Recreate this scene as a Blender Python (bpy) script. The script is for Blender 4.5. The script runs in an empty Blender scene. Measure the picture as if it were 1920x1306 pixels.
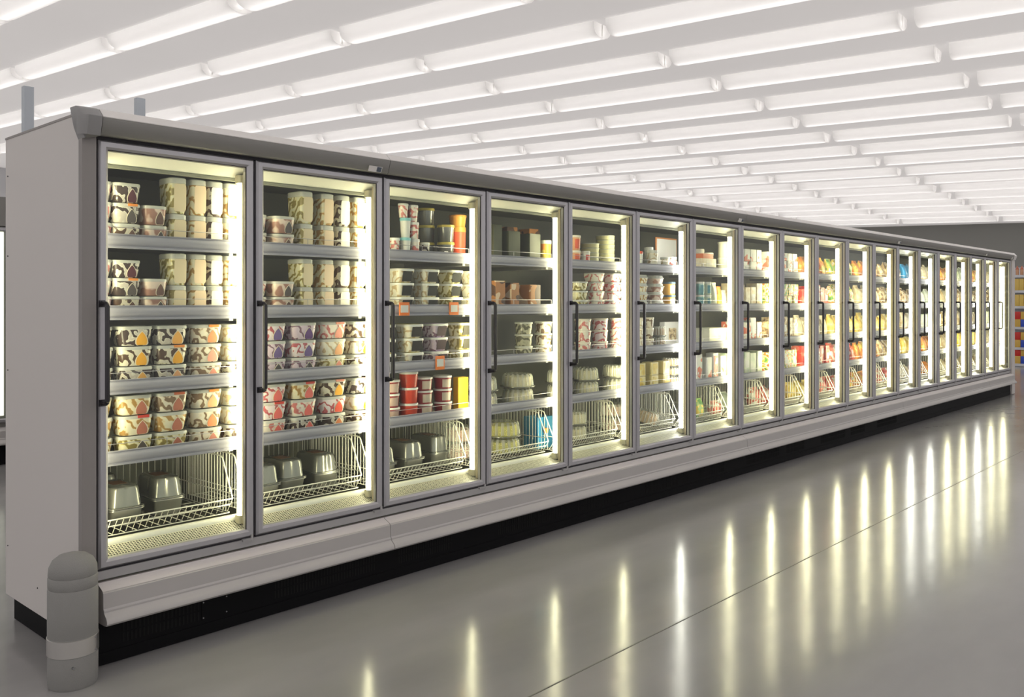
import bpy, math, random
from mathutils import Vector
R = random.Random(7)
scene = bpy.context.scene
col = scene.collection

# ---------------------------------------------------------------- camera, world, exposure
CAM = (-1.3989, -3.4479, 1.40)
YAW = 0.7428                      # angle of the view direction from +X
FPX = 1652.29
cd = bpy.data.cameras.new('camera'); cam = bpy.data.objects.new('camera', cd); col.objects.link(cam)
cam.location = CAM
cam.rotation_euler = (math.pi/2, 0, YAW - math.pi/2)
cd.sensor_width = 36; cd.lens = FPX/1920*36; cd.shift_y = -(653-565.27)/1920
cd.clip_end = 200
scene.camera = cam
w = bpy.data.worlds.new('world'); scene.world = w; w.use_nodes = True
w.node_tree.nodes['Background'].inputs[0].default_value = (1.0, .972, .96, 1)
w.node_tree.nodes['Background'].inputs[1].default_value = 0.82
scene.view_settings.view_transform = 'Standard'; scene.view_settings.look = 'None'
scene.view_settings.exposure = 0.0; scene.view_settings.gamma = 1
scene.view_settings.use_curve_mapping = False
scene.cycles.max_bounces = 10; scene.cycles.transparent_max_bounces = 24
scene.cycles.glossy_bounces = 4; scene.cycles.diffuse_bounces = 4
scene.cycles.sample_clamp_indirect = 6
TUBE_L = 20.0        # radiance of the freezer tubes
CEIL_L = 6.0        # radiance of the ceiling tubes

_s, _c = math.sin(YAW), math.cos(YAW)
def wx(px, Y):
    """X of the vertical line seen at picture column px on the plane Y"""
    t = (px-960)/FPX; dy = Y-CAM[1]
    return CAM[0] + dy*(_c+t*_s)/(_s-t*_c)
def px_of(X, Y):
    dx, dy = X-CAM[0], Y-CAM[1]
    return 960 + FPX*(dx*_s-dy*_c)/(dx*_c+dy*_s)

# ---------------------------------------------------------------- materials
def mat(name, rgb, rough=.5, metal=0, emit=0, ecol=None, alpha=None, spec=.5, trans=0, bump=0, bscale=200):
    m = bpy.data.materials.new(name); m.use_nodes = True
    nt = m.node_tree; b = nt.nodes['Principled BSDF']
    b.inputs['Base Color'].default_value = (*rgb, 1)
    b.inputs['Roughness'].default_value = rough; b.inputs['Metallic'].default_value = metal
    b.inputs['Specular IOR Level'].default_value = spec
    if emit:
        b.inputs['Emission Color'].default_value = (*(ecol or rgb), 1); b.inputs['Emission Strength'].default_value = emit
    # every surface carries a little procedural unevenness of tone
    n = nt.nodes.new('ShaderNodeTexNoise'); n.inputs['Scale'].default_value = bscale if bump else 3
    tc = nt.nodes.new('ShaderNodeTexCoord'); nt.links.new(tc.outputs['Object'], n.inputs['Vector'])
    if bump:
        bp = nt.nodes.new('ShaderNodeBump'); bp.inputs['Strength'].default_value = bump; bp.inputs['Distance'].default_value = .002
        nt.links.new(n.outputs['Fac'], bp.inputs['Height']); nt.links.new(bp.outputs[0], b.inputs['Normal'])
    elif not emit:
        mr = nt.nodes.new('ShaderNodeMapRange'); mr.inputs['To Min'].default_value = max(0, rough-.012); mr.inputs['To Max'].default_value = min(1, rough+.012)
        nt.links.new(n.outputs['Fac'], mr.inputs['Value']); nt.links.new(mr.outputs[0], b.inputs['Roughness'])
    if alpha is not None:      # thin clear plastic: part of the light passes straight through
        t = nt.nodes.new('ShaderNodeBsdfTransparent'); t.inputs[0].default_value = (*[min(1, .75+.25*x) for x in rgb], 1)
        mx = nt.nodes.new('ShaderNodeMixShader'); mx.inputs[0].default_value = alpha
        out = nt.nodes['Material Output']
        nt.links.new(t.outputs[0], mx.inputs[1]); nt.links.new(b.outputs[0], mx.inputs[2]); nt.links.new(mx.outputs[0], out.inputs[0])
    return m

M = dict(
    panel=mat('panel_cream_white', (.62, .585, .565), .55, bump=.25, bscale=900),
    post=mat('post_grey', (.27, .25, .24), .5, bump=.3, bscale=900),
    alu=mat('anodised_aluminium', (.44, .43, .45), .36, .55),
    header=mat('header_grey', (.235, .228, .215), .5, .1, bump=.1, bscale=900),
    canopy=mat('canopy_lit_pale', (.74, .71, .69), .4),
    cap=mat('corner_plastic', (.27, .265, .265), .5, bump=.2, bscale=900),
    gasket=mat('black_gasket', (.012, .010, .014), .6),
    black=mat('black_kick', (.005, .005, .006), .6, spec=.12),
    slot=mat('vent_slot', (.001, .001, .001), .9),
    handle=mat('handle_black', (.022, .02, .024), .3),
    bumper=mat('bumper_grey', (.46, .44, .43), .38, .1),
    bumper_lit_top=mat('bumper_lit_top', (.60, .56, .55), .42),
    sill=mat('sill_grey', (.40, .39, .395), .4, .3),
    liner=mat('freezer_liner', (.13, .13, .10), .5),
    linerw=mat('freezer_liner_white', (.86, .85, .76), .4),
    lens=mat('duct_lip', (.30, .30, .24), .5),
    shelf=mat('shelf_steel', (.36, .36, .35), .45, .2),
    rail=mat('price_rail', (.37, .36, .42), .5, .1),
    wire=mat('white_wire', (.88, .86, .76), .35),
    thinwire=mat('guard_wire_steel', (.45, .43, .46), .3, .6),
    mull=mat('mullion_inner', (.44, .37, .26), .45),
    socket=mat('tube_socket', (.50, .46, .34), .5),
    screw=mat('screw', (.35, .35, .36), .3, .9),
    bollard=mat('bollard_grey', (.255, .25, .24), .7, bump=.6, bscale=500),
    band=mat('steel_band', (.60, .58, .56), .28, .85),
    lid=mat('clear_lid', (.85, .86, .80), .25, alpha=.62),
    dome=mat('clear_dome', (.82, .84, .74), .16, alpha=.24),
    dome_rib_highlight=mat('dome_rib_highlight', (.88, .88, .80), .2, alpha=.48),
    smoke=mat('smoky_lid', (.33, .33, .30), .22, .55, alpha=.9),
    foil=mat('foil', (.50, .50, .47), .28, .85),
    cream=mat('cream_label', (.86, .78, .60), .5),
    white=mat('white_card', (.82, .80, .76), .5),
    white_pl=mat('white_plastic', (.78, .78, .74), .35),
    orange_card=mat('orange_card', (.85, .20, .02), .5),
    shelfwhite=mat('rack_white', (.62, .63, .66), .4),
    blue_steel=mat('blue_steel', (.50, .54, .59), .6),
    display=mat('display_glass', (.10, .12, .16), .3),
    brown=mat('brown', (.16, .07, .03), .6),
)
def tube_mat(name, rgb, L):
    m = bpy.data.materials.new(name); m.use_nodes = True; nt = m.node_tree
    nt.nodes.remove(nt.nodes['Principled BSDF'])
    e = nt.nodes.new('ShaderNodeEmission'); e.inputs[0].default_value = (*rgb, 1); e.inputs[1].default_value = L
    nt.links.new(e.outputs[0], nt.nodes['Material Output'].inputs[0]); return m
M['tube'] = tube_mat('freezer_tube', (1, .91, .60), TUBE_L)
M['tube_cool'] = tube_mat('freezer_tube_cool', (1, .95, .86), TUBE_L)
M['tube_soft'] = tube_mat('freezer_tube_soft', (1, .97, .82), 1.5)
M['ceil_tube'] = tube_mat('ceiling_tube', (1, .97, .95), CEIL_L)

def glass_mat():
    m = bpy.data.materials.new('door_glass'); m.use_nodes = True; nt = m.node_tree
    nt.nodes.remove(nt.nodes['Principled BSDF'])
    t = nt.nodes.new('ShaderNodeBsdfTransparent'); t.inputs[0].default_value = (.95, .975, .95, 1)
    g = nt.nodes.new('ShaderNodeBsdfGlossy'); g.inputs['Roughness'].default_value = .03
    lw = nt.nodes.new('ShaderNodeLayerWeight'); lw.inputs[0].default_value = .5      # Schlick's reflectance
    p5 = nt.nodes.new('ShaderNodeMath'); p5.operation = 'POWER'; p5.inputs[1].default_value = 5; nt.links.new(lw.outputs['Facing'], p5.inputs[0])
    f = nt.nodes.new('ShaderNodeMath'); f.operation = 'MULTIPLY_ADD'; f.inputs[1].default_value = .5; f.inputs[2].default_value = .022; nt.links.new(p5.outputs[0], f.inputs[0])
    mx = nt.nodes.new('ShaderNodeMixShader')
    nt.links.new(f.outputs[0], mx.inputs[0]); nt.links.new(t.outputs[0], mx.inputs[1]); nt.links.new(g.outputs[0], mx.inputs[2])
    nt.links.new(mx.outputs[0], nt.nodes['Material Output'].inputs[0]); return m
M['glass'] = glass_mat()

def floor_mat():
    m = bpy.data.materials.new('polished_concrete'); m.use_nodes = True; nt = m.node_tree; L = nt.links
    b = nt.nodes['Principled BSDF']
    tc = nt.nodes.new('ShaderNodeTexCoord'); mp = nt.nodes.new('ShaderNodeMapping'); mp.inputs['Scale'].default_value = (.5, 1.5, 1)
    L.new(tc.outputs['Object'], mp.inputs[0])
    n = nt.nodes.new('ShaderNodeTexNoise'); n.inputs['Scale'].default_value = 1.1; n.inputs['Detail'].default_value = 6; L.new(mp.outputs[0], n.inputs['Vector'])
    cr = nt.nodes.new('ShaderNodeValToRGB')
    cr.color_ramp.elements[0].position = .3; cr.color_ramp.elements[0].color = (.245, .240, .240, 1)
    cr.color_ramp.elements[1].position = .7; cr.color_ramp.elements[1].color = (.325, .317, .315, 1)
    L.new(n.outputs['Fac'], cr.inputs[0]); L.new(cr.outputs[0], b.inputs['Base Color'])
    n2 = nt.nodes.new('ShaderNodeTexNoise'); n2.inputs['Scale'].default_value = 5; n2.inputs['Detail'].default_value = 3; L.new(tc.outputs['Object'], n2.inputs['Vector'])
    mr = nt.nodes.new('ShaderNodeMapRange'); mr.inputs['To Min'].default_value = .12; mr.inputs['To Max'].default_value = .19
    L.new(n2.outputs['Fac'], mr.inputs['Value']); L.new(mr.outputs[0], b.inputs['Roughness'])
    b.inputs['Specular IOR Level'].default_value = .27
    bp = nt.nodes.new('ShaderNodeBump'); bp.inputs['Strength'].default_value = .05; bp.inputs['Distance'].default_value = .01
    n3 = nt.nodes.new('ShaderNodeTexNoise'); n3.inputs['Scale'].default_value = 9; L.new(tc.outputs['Object'], n3.inputs['Vector'])
    L.new(n3.outputs['Fac'], bp.inputs['Height']); L.new(bp.outputs[0], b.inputs['Normal'])
    return m
M['floor'] = floor_mat()
M['joint'] = mat('floor_joint', (.09, .085, .08), .4)
def translucent_sheet_mat(name, rgb, share, grain):
    """white sheet that lets part of the light through (opal plastic, and the ceiling, made translucent to brighten it)"""
    m = bpy.data.materials.new(name); m.use_nodes = True; nt = m.node_tree
    nt.nodes.remove(nt.nodes['Principled BSDF'])
    d = nt.nodes.new('ShaderNodeBsdfDiffuse'); t = nt.nodes.new('ShaderNodeBsdfTranslucent')
    n = nt.nodes.new('ShaderNodeTexNoise'); n.inputs['Scale'].default_value = .35; tc = nt.nodes.new('ShaderNodeTexCoord'); nt.links.new(tc.outputs['Object'], n.inputs['Vector'])
    cr = nt.nodes.new('ShaderNodeValToRGB'); cr.color_ramp.elements[0].color = (*[x-grain for x in rgb], 1); cr.color_ramp.elements[1].color = (*rgb, 1)
    nt.links.new(n.outputs['Fac'], cr.inputs[0])
    for q in (d, t): nt.links.new(cr.outputs[0], q.inputs[0])
    mx = nt.nodes.new('ShaderNodeMixShader'); mx.inputs[0].default_value = share
    nt.links.new(d.outputs[0], mx.inputs[1]); nt.links.new(t.outputs[0], mx.inputs[2]); nt.links.new(mx.outputs[0], nt.nodes['Material Output'].inputs[0]); return m
M['ceiling'] = translucent_sheet_mat('ceiling_translucent_fill', (.90, .875, .86), .68, .05)  # translucency invented: world light from above evenly brightens the plain ceiling
M['wall_light'] = mat('wall_light', (.66, .66, .68), .8)
M['wall'] = mat('wall_grey', (.30, .30, .28), .8)

def swirl_mat(name, a, b_, c, scale=16, dist=7, amount=.5):
    """ripples of sauce through ice cream, seen through a clear tub"""
    m = bpy.data.materials.new(name); m.use_nodes = True; nt = m.node_tree; L = nt.links
    bs = nt.nodes['Principled BSDF']; bs.inputs['Roughness'].default_value = .22
    tc = nt.nodes.new('ShaderNodeTexCoord'); oi = nt.nodes.new('ShaderNodeObjectInfo')
    mu = nt.nodes.new('ShaderNodeMath'); mu.operation = 'MULTIPLY'; mu.inputs[1].default_value = 40
    L.new(oi.outputs['Random'], mu.inputs[0])
    ad = nt.nodes.new('ShaderNodeVectorMath'); ad.operation = 'ADD'
    L.new(tc.outputs['Object'], ad.inputs[0]); L.new(mu.outputs[0], ad.inputs[1])
    wv = nt.nodes.new('ShaderNodeTexWave'); wv.inputs['Scale'].default_value = scale*.75; wv.inputs['Distortion'].default_value = dist
    wv.inputs['Detail'].default_value = 1.5; wv.inputs['Detail Scale'].default_value = 2.2
    wv.bands_direction = 'DIAGONAL'; L.new(ad.outputs[0], wv.inputs['Vector'])
    cr = nt.nodes.new('ShaderNodeValToRGB'); e = cr.color_ramp.elements
    e[0].position = amount-.12; e[0].color = (*b_, 1); e[1].position = amount+.06; e[1].color = (*a, 1)
    k = e.new(min(.98, amount+.36)); k.color = (*c, 1)
    L.new(wv.outputs['Fac'], cr.inputs[0]); L.new(cr.outputs[0], bs.inputs['Base Color'])
    return m
CREAM = (.80, .74, .55); IVORY = (.82, .78, .66)
SW = [
    swirl_mat('swirl_cocoa', CREAM, (.10, .06, .04), (.75, .70, .58), amount=.48),
    swirl_mat('swirl_dark', (.78, .76, .66), (.07, .05, .045), (.60, .55, .48), amount=.55),
    swirl_mat('swirl_pale_brown', (.74, .62, .45), (.24, .16, .10), (.80, .74, .62), amount=.36),
    swirl_mat('swirl_caramel', (.82, .70, .42), (.45, .26, .08), (.84, .78, .58), amount=.34),
    swirl_mat('swirl_pink', (.84, .66, .60), (.62, .20, .18), (.86, .80, .70), amount=.30),
    swirl_mat('swirl_berry', (.84, .76, .70), (.50, .12, .14), (.82, .72, .76), amount=.28),
    swirl_mat('swirl_salmon', (.62, .42, .34), (.40, .22, .17), (.80, .66, .56), amount=.4, scale=10),
    swirl_mat('swirl_lemon', (.74, .66, .30), (.30, .24, .08), (.80, .76, .55), amount=.38),
    swirl_mat('swirl_vanilla', (.84, .78, .60), (.60, .46, .28), (.86, .82, .70), amount=.22),
    swirl_mat('swirl_grape', (.80, .72, .74), (.28, .16, .22), (.74, .60, .70), amount=.34),
    swirl_mat('swirl_olive', (.42, .40, .26), (.15, .14, .09), (.55, .52, .36), amount=.45),
]
_pm = {}
def plain(rgb, rough=.4):
    k = tuple(rgb)
    if k not in _pm: _pm[k] = mat('plain_%d' % len(_pm), rgb, rough)
    return _pm[k]
def print_mat(name, cols, scale=14):
    """printed packaging: soft blotches of several inks"""
    m = bpy.data.materials.new(name); m.use_nodes = True; nt = m.node_tree; L = nt.links
    bs = nt.nodes['Principled BSDF']; bs.inputs['Roughness'].default_value = .4
    tc = nt.nodes.new('ShaderNodeTexCoord'); oi = nt.nodes.new('ShaderNodeObjectInfo')
    mu = nt.nodes.new('ShaderNodeMath'); mu.operation = 'MULTIPLY'; mu.inputs[1].default_value = 60
    L.new(oi.outputs['Random'], mu.inputs[0]); ad = nt.nodes.new('ShaderNodeVectorMath'); ad.operation = 'ADD'
    L.new(tc.outputs['Object'], ad.inputs[0]); L.new(mu.outputs[0], ad.inputs[1])
    n = nt.nodes.new('ShaderNodeTexNoise'); n.inputs['Scale'].default_value = scale; n.inputs['Detail'].default_value = 1.5; L.new(ad.outputs[0], n.inputs['Vector'])
    cr = nt.nodes.new('ShaderNodeValToRGB'); cr.color_ramp.interpolation = 'CONSTANT' if len(cols) > 3 else 'LINEAR'
    e = cr.color_ramp.elements
    pos = [.30+.40*i/max(1, len(cols)-1) for i in range(len(cols))]
    e[0].position = pos[0]; e[0].color = (*cols[0], 1); e[1].position = pos[-1]; e[1].color = (*cols[-1], 1)
    for p, c_ in zip(pos[1:-1], cols[1:-1]): k = e.new(p); k.color = (*c_, 1)
    L.new(n.outputs['Fac'], cr.inputs[0]); L.new(cr.outputs[0], bs.inputs['Base Color']); return m
RED = (.62, .05, .03); ORG = (.80, .28, .05); YEL = (.80, .60, .12); GRN = (.12, .32, .08); WHT = (.82, .80, .72); TAN = (.60, .44, .24); BLU = (.06, .16, .45)
PR = dict(
    white_red=print_mat('print_white_red', [WHT, WHT, (.75, .20, .12), WHT], 12),
    fruit=print_mat('print_fruit', [GRN, YEL, WHT, ORG, RED], 22),
    orange=print_mat('print_orange', [(.55, .20, .06), ORG, YEL, WHT], 14),
    green=print_mat('print_green', [GRN, (.30, .45, .12), YEL, WHT, ORG], 16),
    tan=print_mat('print_tan', [(.22, .14, .07), TAN, (.80, .70, .48), WHT], 24),
    red=print_mat('print_red', [RED, (.70, .18, .12), WHT, (.8, .35, .25)], 12),
    yellow=print_mat('print_yellow', [(.55, .36, .04), YEL, (.84, .78, .45)], 20),
    pastry=print_mat('print_pastry', [(.10, .05, .03), (.42, .18, .06), (.72, .55, .38), (.80, .74, .62)], 7),
    olive=print_mat('print_olive', [(.03, .034, .02), (.075, .08, .045), (.12, .125, .08)], 6),
    teal=print_mat('print_teal', [(.10, .36, .38), (.30, .55, .52), WHT], 10),
    blue=print_mat('print_blue', [(.03, .20, .42), (.04, .26, .48), (.06, .3, .5)], 5),
    mint=print_mat('print_mint', [(.45, .55, .40), (.70, .74, .58), WHT], 10),
    beige=print_mat('print_beige', [TAN, (.72, .62, .42), (.82, .76, .58)], 18),
)

# ---------------------------------------------------------------- mesh builder
class MB:
    def __init__(s): s.v = []; s.f = []; s.m = []; s.mi = 0
    def quad(s, *ix): s.f.append(ix); s.m.append(s.mi)
    def box(s, x0, x1, y0, y1, z0, z1):
        b = len(s.v); s.v += [(x, y, z) for z in (z0, z1) for y in (y0, y1) for x in (x0, x1)]
        for q in ((0, 2, 3, 1), (4, 5, 7, 6), (0, 1, 5, 4), (2, 6, 7, 3), (0, 4, 6, 2), (1, 3, 7, 5)): s.quad(*[b+i for i in q])
        return s
    def prism(s, prof, x0, x1, close=True):
        """profile of (y, z) points swept along X"""
        b = len(s.v); n = len(prof)
        s.v += [(x0, y, z) for y, z in prof] + [(x1, y, z) for y, z in prof]
        for i in range(n if close else n-1): j = (i+1) % n; s.quad(b+i, b+j, b+n+j, b+n+i)
        if close: s.quad(*[b+i for i in range(n)][::-1]); s.quad(*[b+n+i for i in range(n)])
        return s
    def loft(s, rings, cap0=True, cap1=True):
        b = len(s.v); n = len(rings[0])
        for r in rings: s.v += r
        for k in range(len(rings)-1):
            for i in range(n):
                j = (i+1) % n; s.quad(b+k*n+i, b+k*n+j, b+(k+1)*n+j, b+(k+1)*n+i)
        if cap0: s.quad(*[b+i for i in range(n)][::-1])
        if cap1: s.quad(*[b+(len(rings)-1)*n+i for i in range(n)])
        return s
    def tube(s, pts, r, n=6):
        pts = [Vector(p) for p in pts]; rings = []
        for i, p in enumerate(pts):
            d = (pts[min(i+1, len(pts)-1)]-pts[max(i-1, 0)]).normalized()
            up = Vector((0, 0, 1)) if abs(d.z) < .9 else Vector((1, 0, 0))
            a = d.cross(up).normalized(); b_ = a.cross(d)
            rings.append([tuple(p+(a*math.cos(t)+b_*math.sin(t))*r) for t in [2*math.pi*k/n for k in range(n)]])
        return s.loft(rings)
    def mesh(s, name, mats, smooth=True):
        me = bpy.data.meshes.new(name); me.from_pydata(s.v, [], s.f)
        for m in (mats if isinstance(mats, (list, tuple)) else [mats]): me.materials.append(m)
        me.polygons.foreach_set('material_index', s.m)
        if smooth:
            me.polygons.foreach_set('use_smooth', [True]*len(s.f)); me.set_sharp_from_angle(angle=math.radians(38))
        me.update(); return me
    def build(s, name, mats, parent=None, smooth=True):
        return obj(name, s.mesh(name, mats, smooth), parent)
def rrect(hw, hd, r, z, n=4, cx=0, cy=0):
    r = min(r, hw, hd); out = []
    for qx, qy, a0 in ((1, 1, 0), (-1, 1, 90), (-1, -1, 180), (1, -1, 270)):
        for k in range(n+1):
            a = math.radians(a0+90*k/n)
            out.append((cx+qx*(hw-r)+r*math.cos(a), cy+qy*(hd-r)+r*math.sin(a), z))
    return out
def circ(r, z, n=28, rib=0, ribs=0):
    out = []
    for k in range(n):
        rr = r + (rib if (ribs and k % 2) else 0); a = 2*math.pi*k/n
        out.append((rr*math.cos(a), rr*math.sin(a), z))
    return out
def obj(name, me, parent=None, loc=None):
    o = bpy.data.objects.new(name, me); col.objects.link(o)
    if parent is not None: o.parent = parent
    if loc is not None: o.location = loc
    return o
def tag(o, label=None, cat=None, group=None, kind=None):
    if label: o['label'] = label
    if cat: o['category'] = cat
    if group: o['group'] = group
    if kind: o['kind'] = kind
    return o
def thing(name, loc, label, cat, group=None, rz=0):
    o = bpy.data.objects.new(name, None); col.objects.link(o); o.empty_display_size = .05
    o.location = loc; o.rotation_euler = (0, 0, rz); return tag(o, label, cat, group)
_cache = {}
def cached(key, fn):
    if key not in _cache: _cache[key] = fn()
    return _cache[key]

# ---------------------------------------------------------------- room shell
mb = MB(); mb.box(-12, 42.2, -12, 34.2, -.1, 0); tag(mb.build('floor', M['floor'], smooth=False), kind='structure')
mb = MB()
for y in (-1.38, -6.0): mb.box(-12, 42, y-.003, y+.003, .0002, .0012)
for x in (-5.2, 2.1+7.5, 17.2): mb.box(x-.003, x+.003, -12, 0-.6, .0002, .0012)
tag(mb.build('trim_1', M['joint'], smooth=False), kind='structure')
def ceil_z(x, y): return 5.90 - .0294*x + .0285*y
mb = MB()
mb.v = [(-12, -12, 0), (42.2, -12, 0), (42.2, 34.2, 0), (-12, 34.2, 0)]; mb.quad(3, 2, 1, 0)
mb.v = [(x, y, ceil_z(x, y)+z) for x, y, z in mb.v]
tag(mb.build('ceiling', M['ceiling'], smooth=False), kind='structure')
mb = MB(); mb.box(42, 42.2, -12, 34.2, 0, 5.7); tag(mb.build('wall_right', M['wall'], smooth=False), kind='structure')
mb = MB(); mb.box(-12, 42, 34, 34.2, 0, 7.3); tag(mb.build('wall_back', M['wall_light'], smooth=False), kind='structure')

# rows of fluorescent battens under the sloping ceiling
dvec = Vector((-.2118, 3.9197)); dlen = dvec.length; du = dvec/dlen
HX = []
def batten_meshes():
    L = dlen/2-.13
    a = MB(); a.tube([(-L, 0, .0), (-L+.02, 0, .0), (L-.02, 0, .0), (L, 0, .0)], .03, 10)
    b = MB(); b.box(-.010, .010, -.012, .012, -.05, .12); HX.append(L+.01)
    c = MB(); n = 12; W = .25
    for x in (-L-.02, L+.02):
        for k in range(n+1): t = math.pi*k/n; c.v.append((x, -W*math.cos(t), .125-.215*math.sin(t)**.7))
    for k in range(n): c.quad(k, k+1, n+2+k, n+1+k)
    c.quad(*range(n+1)); c.quad(*range(n+1, 2*n+2))
    return a.mesh('lamp_tube', M['ceil_tube']), b.mesh('hanger', M['white_pl']), c.mesh('diffuser', M['diffuser'])
M['diffuser'] = translucent_sheet_mat('opal_diffuser', (.93, .92, .91), .5, .01)
tm, bm_, dm_ = batten_meshes()
ang = math.atan2(du.y, du.x)
for j in range(-8, 19):
    for i in range(-4, 9):
        X = 6.072+1.9502*j-.2118*(i+.5); Y = .6377+.1021*j+3.9197*(i+.5)
        if X < -11 or X > 40.5 or Y > 31.5 or Y < -10: continue
        dx, dy = X-CAM[0], Y-CAM[1]; F = dx*_c+dy*_s
        if F < -9 or (X > 14 and Y < -5): continue
        u = 960+FPX*(dx*_s-dy*_c)/max(F, .1)
        if F > 6 and u < -1500: continue
        o = thing('ceiling_light', (X, Y, ceil_z(X, Y)-.13), 'long white diffused strip light in the rows under the ceiling', 'ceiling light', 'ceiling tube lights', ang)
        o.rotation_euler = (0, -math.atan(.0285*du.y-.0294*du.x), ang)
        obj('lamp_tube', tm, o); obj('hanger', bm_, o, (HX[0], 0, 0)); obj('hanger', bm_, o, (-HX[0], 0, 0)); obj('diffuser', dm_, o)

# ---------------------------------------------------------------- the freezer run
DX = [0.010, 0.690, 1.409, 2.146, 2.878, 3.616, 4.354, 5.093, 5.829, 6.543, 7.258, 7.966, 8.672, 9.378, 10.074, 10.754, 11.428, 12.104, 12.776, 13.468]
ORD = ['first', 'second', 'third', 'fourth', 'fifth', 'sixth', 'seventh', 'eighth', 'ninth', 'tenth', 'eleventh', 'twelfth', 'thirteenth', 'fourteenth', 'fifteenth', 'sixteenth', 'seventeenth', 'eighteenth', 'nineteenth']
RAILZ = [1.671, 1.382, 1.083, .798]
SHZ = [z-.032 for z in RAILZ]
DT, DB = 2.022, .372           # door top / bottom
DEPTH = .83

def grille_mat():
    m = bpy.data.materials.new('perforated_grille'); m.use_nodes = True; nt = m.node_tree; L = nt.links
    bs = nt.nodes['Principled BSDF']; bs.inputs['Roughness'].default_value = .4
    tc = nt.nodes.new('ShaderNodeTexCoord'); sp = nt.nodes.new('ShaderNodeSeparateXYZ'); L.new(tc.outputs['Object'], sp.inputs[0])
    def tri(sock, per, off=0):
        a = nt.nodes.new('ShaderNodeMath'); a.operation = 'PINGPONG'; a.inputs[1].default_value = per/2; L.new(sock, a.inputs[0])
        b = nt.nodes.new('ShaderNodeMath'); b.operation = 'GREATER_THAN'; b.inputs[1].default_value = per*.17; L.new(a.outputs[0], b.inputs[0]); return b.outputs[0]
    mu = nt.nodes.new('ShaderNodeMath'); mu.operation = 'MULTIPLY'; L.new(tri(sp.outputs['X'], .0115), mu.inputs[0]); L.new(tri(sp.outputs['Y'], .0115), mu.inputs[1])
    mx = nt.nodes.new('ShaderNodeMix'); mx.data_type = 'RGBA'; mx.inputs[6].default_value = (.62, .60, .48, 1); mx.inputs[7].default_value = (.03, .03, .025, 1)
    L.new(mu.outputs[0], mx.inputs[0]); L.new(mx.outputs[2], bs.inputs['Base Color']); return m
M['grille'] = grille_mat()

def frame_ring(mb, x0, x1, z0, z1, wd, y0, y1):
    """mitred door frame with a bevelled face"""
    prof = [(0, y1), (0, y0+.010), (.008, y0), (wd-.010, y0), (wd, y0+.008), (wd, y1)]
    b = len(mb.v); n = len(prof)
    for sx, sz, X, Z in ((1, 1, x0, z0), (-1, 1, x1, z0), (-1, -1, x1, z1), (1, -1, x0, z1)):
        for d, y in prof: mb.v.append((X+sx*d, y, Z+sz*d))
    for k in range(4):
        k2 = (k+1) % 4
        for i in range(n):
            j = (i+1) % n; mb.quad(b+k*n+i, b+k2*n+i, b+k2*n+j, b+k*n+j)

BUMP = [(.02, .322), (0, .322), (-.006, .318), (-.046, .300), (-.052, .294), (-.054, .236), (-.060, .229), (-.060, .222), (-.066, .216), (-.078, .207), (-.086, .196), (-.087, .185), (-.080, .177), (-.06, .174), (.02, .174)]
HEAD = [(.0, 2.034), (-.028, 2.034), (-.036, 2.040), (-.052, 2.092), (-.050, 2.100), (-.02, 2.034+.096), (.03, 2.134), (.03, 2.034)]

def make_door(case, x0, x1, idx, simple=False):
    x0 += .006; x1 -= .006
    mb = MB(); frame_ring(mb, x0, x1, DB, DT, .036, -.004, .028)
    d = mb.build('door', M['alu'], case)
    g = MB(); g.box(x0+.034, x1-.034, .008, .011, DB+.034, DT-.034); g.build('glass_pane', M['glass'], d, smooth=False)
    k = MB()
    for a in ((x0+.005, x1-.005, DT-.012, DT-.004), (x0+.005, x1-.005, DB+.004, DB+.012)): k.box(a[0], a[1], .028, .036, a[2], a[3])
    k.box(x0+.004, x0+.014, .028, .036, DB+.004, DT-.004); k.box(x1-.014, x1-.004, .028, .036, DB+.004, DT-.004)
    # dark line round the inside of the frame
    for (a, b, c, e) in ((x0+.034, x1-.034, DT-.0385, DT-.034), (x1-.039, x1-.034, DB+.034, DT-.034)): k.box(a, b, .0035, .0075, c, e)
    k.build('gasket', M['gasket'], d, smooth=False)
    hx = x0+.010; r = .010; z0, z1 = 1.012, 1.392
    h = MB(); R_ = .016; path = [(hx, -.002, z0), (hx, -.030, z0)]
    path += [(hx+.001, -.036-R_*math.sin(q), z0+R_-R_*math.cos(q)) for q in (.3, .8, 1.2, 1.57)]
    path += [(x_, y_, z0+z1-z_) for x_, y_, z_ in path[::-1]]
    h.tube(path, .0095, 8)
    for z in (z0, z1): h.box(hx-.011, hx+.011, -.010, -.003, z-.013, z+.013)
    h.build('handle', M['handle'], d)
    hg = MB(); hg.box(x1-.060, x1-.012, -.012, .010, DB-.012, DB-.002); hg.tube([(x1-.016, -.008, DB-.014), (x1-.016, -.008, DB+.012)], .006, 8)
    hg.build('hinge', M['sill'], d)
    return d

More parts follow.
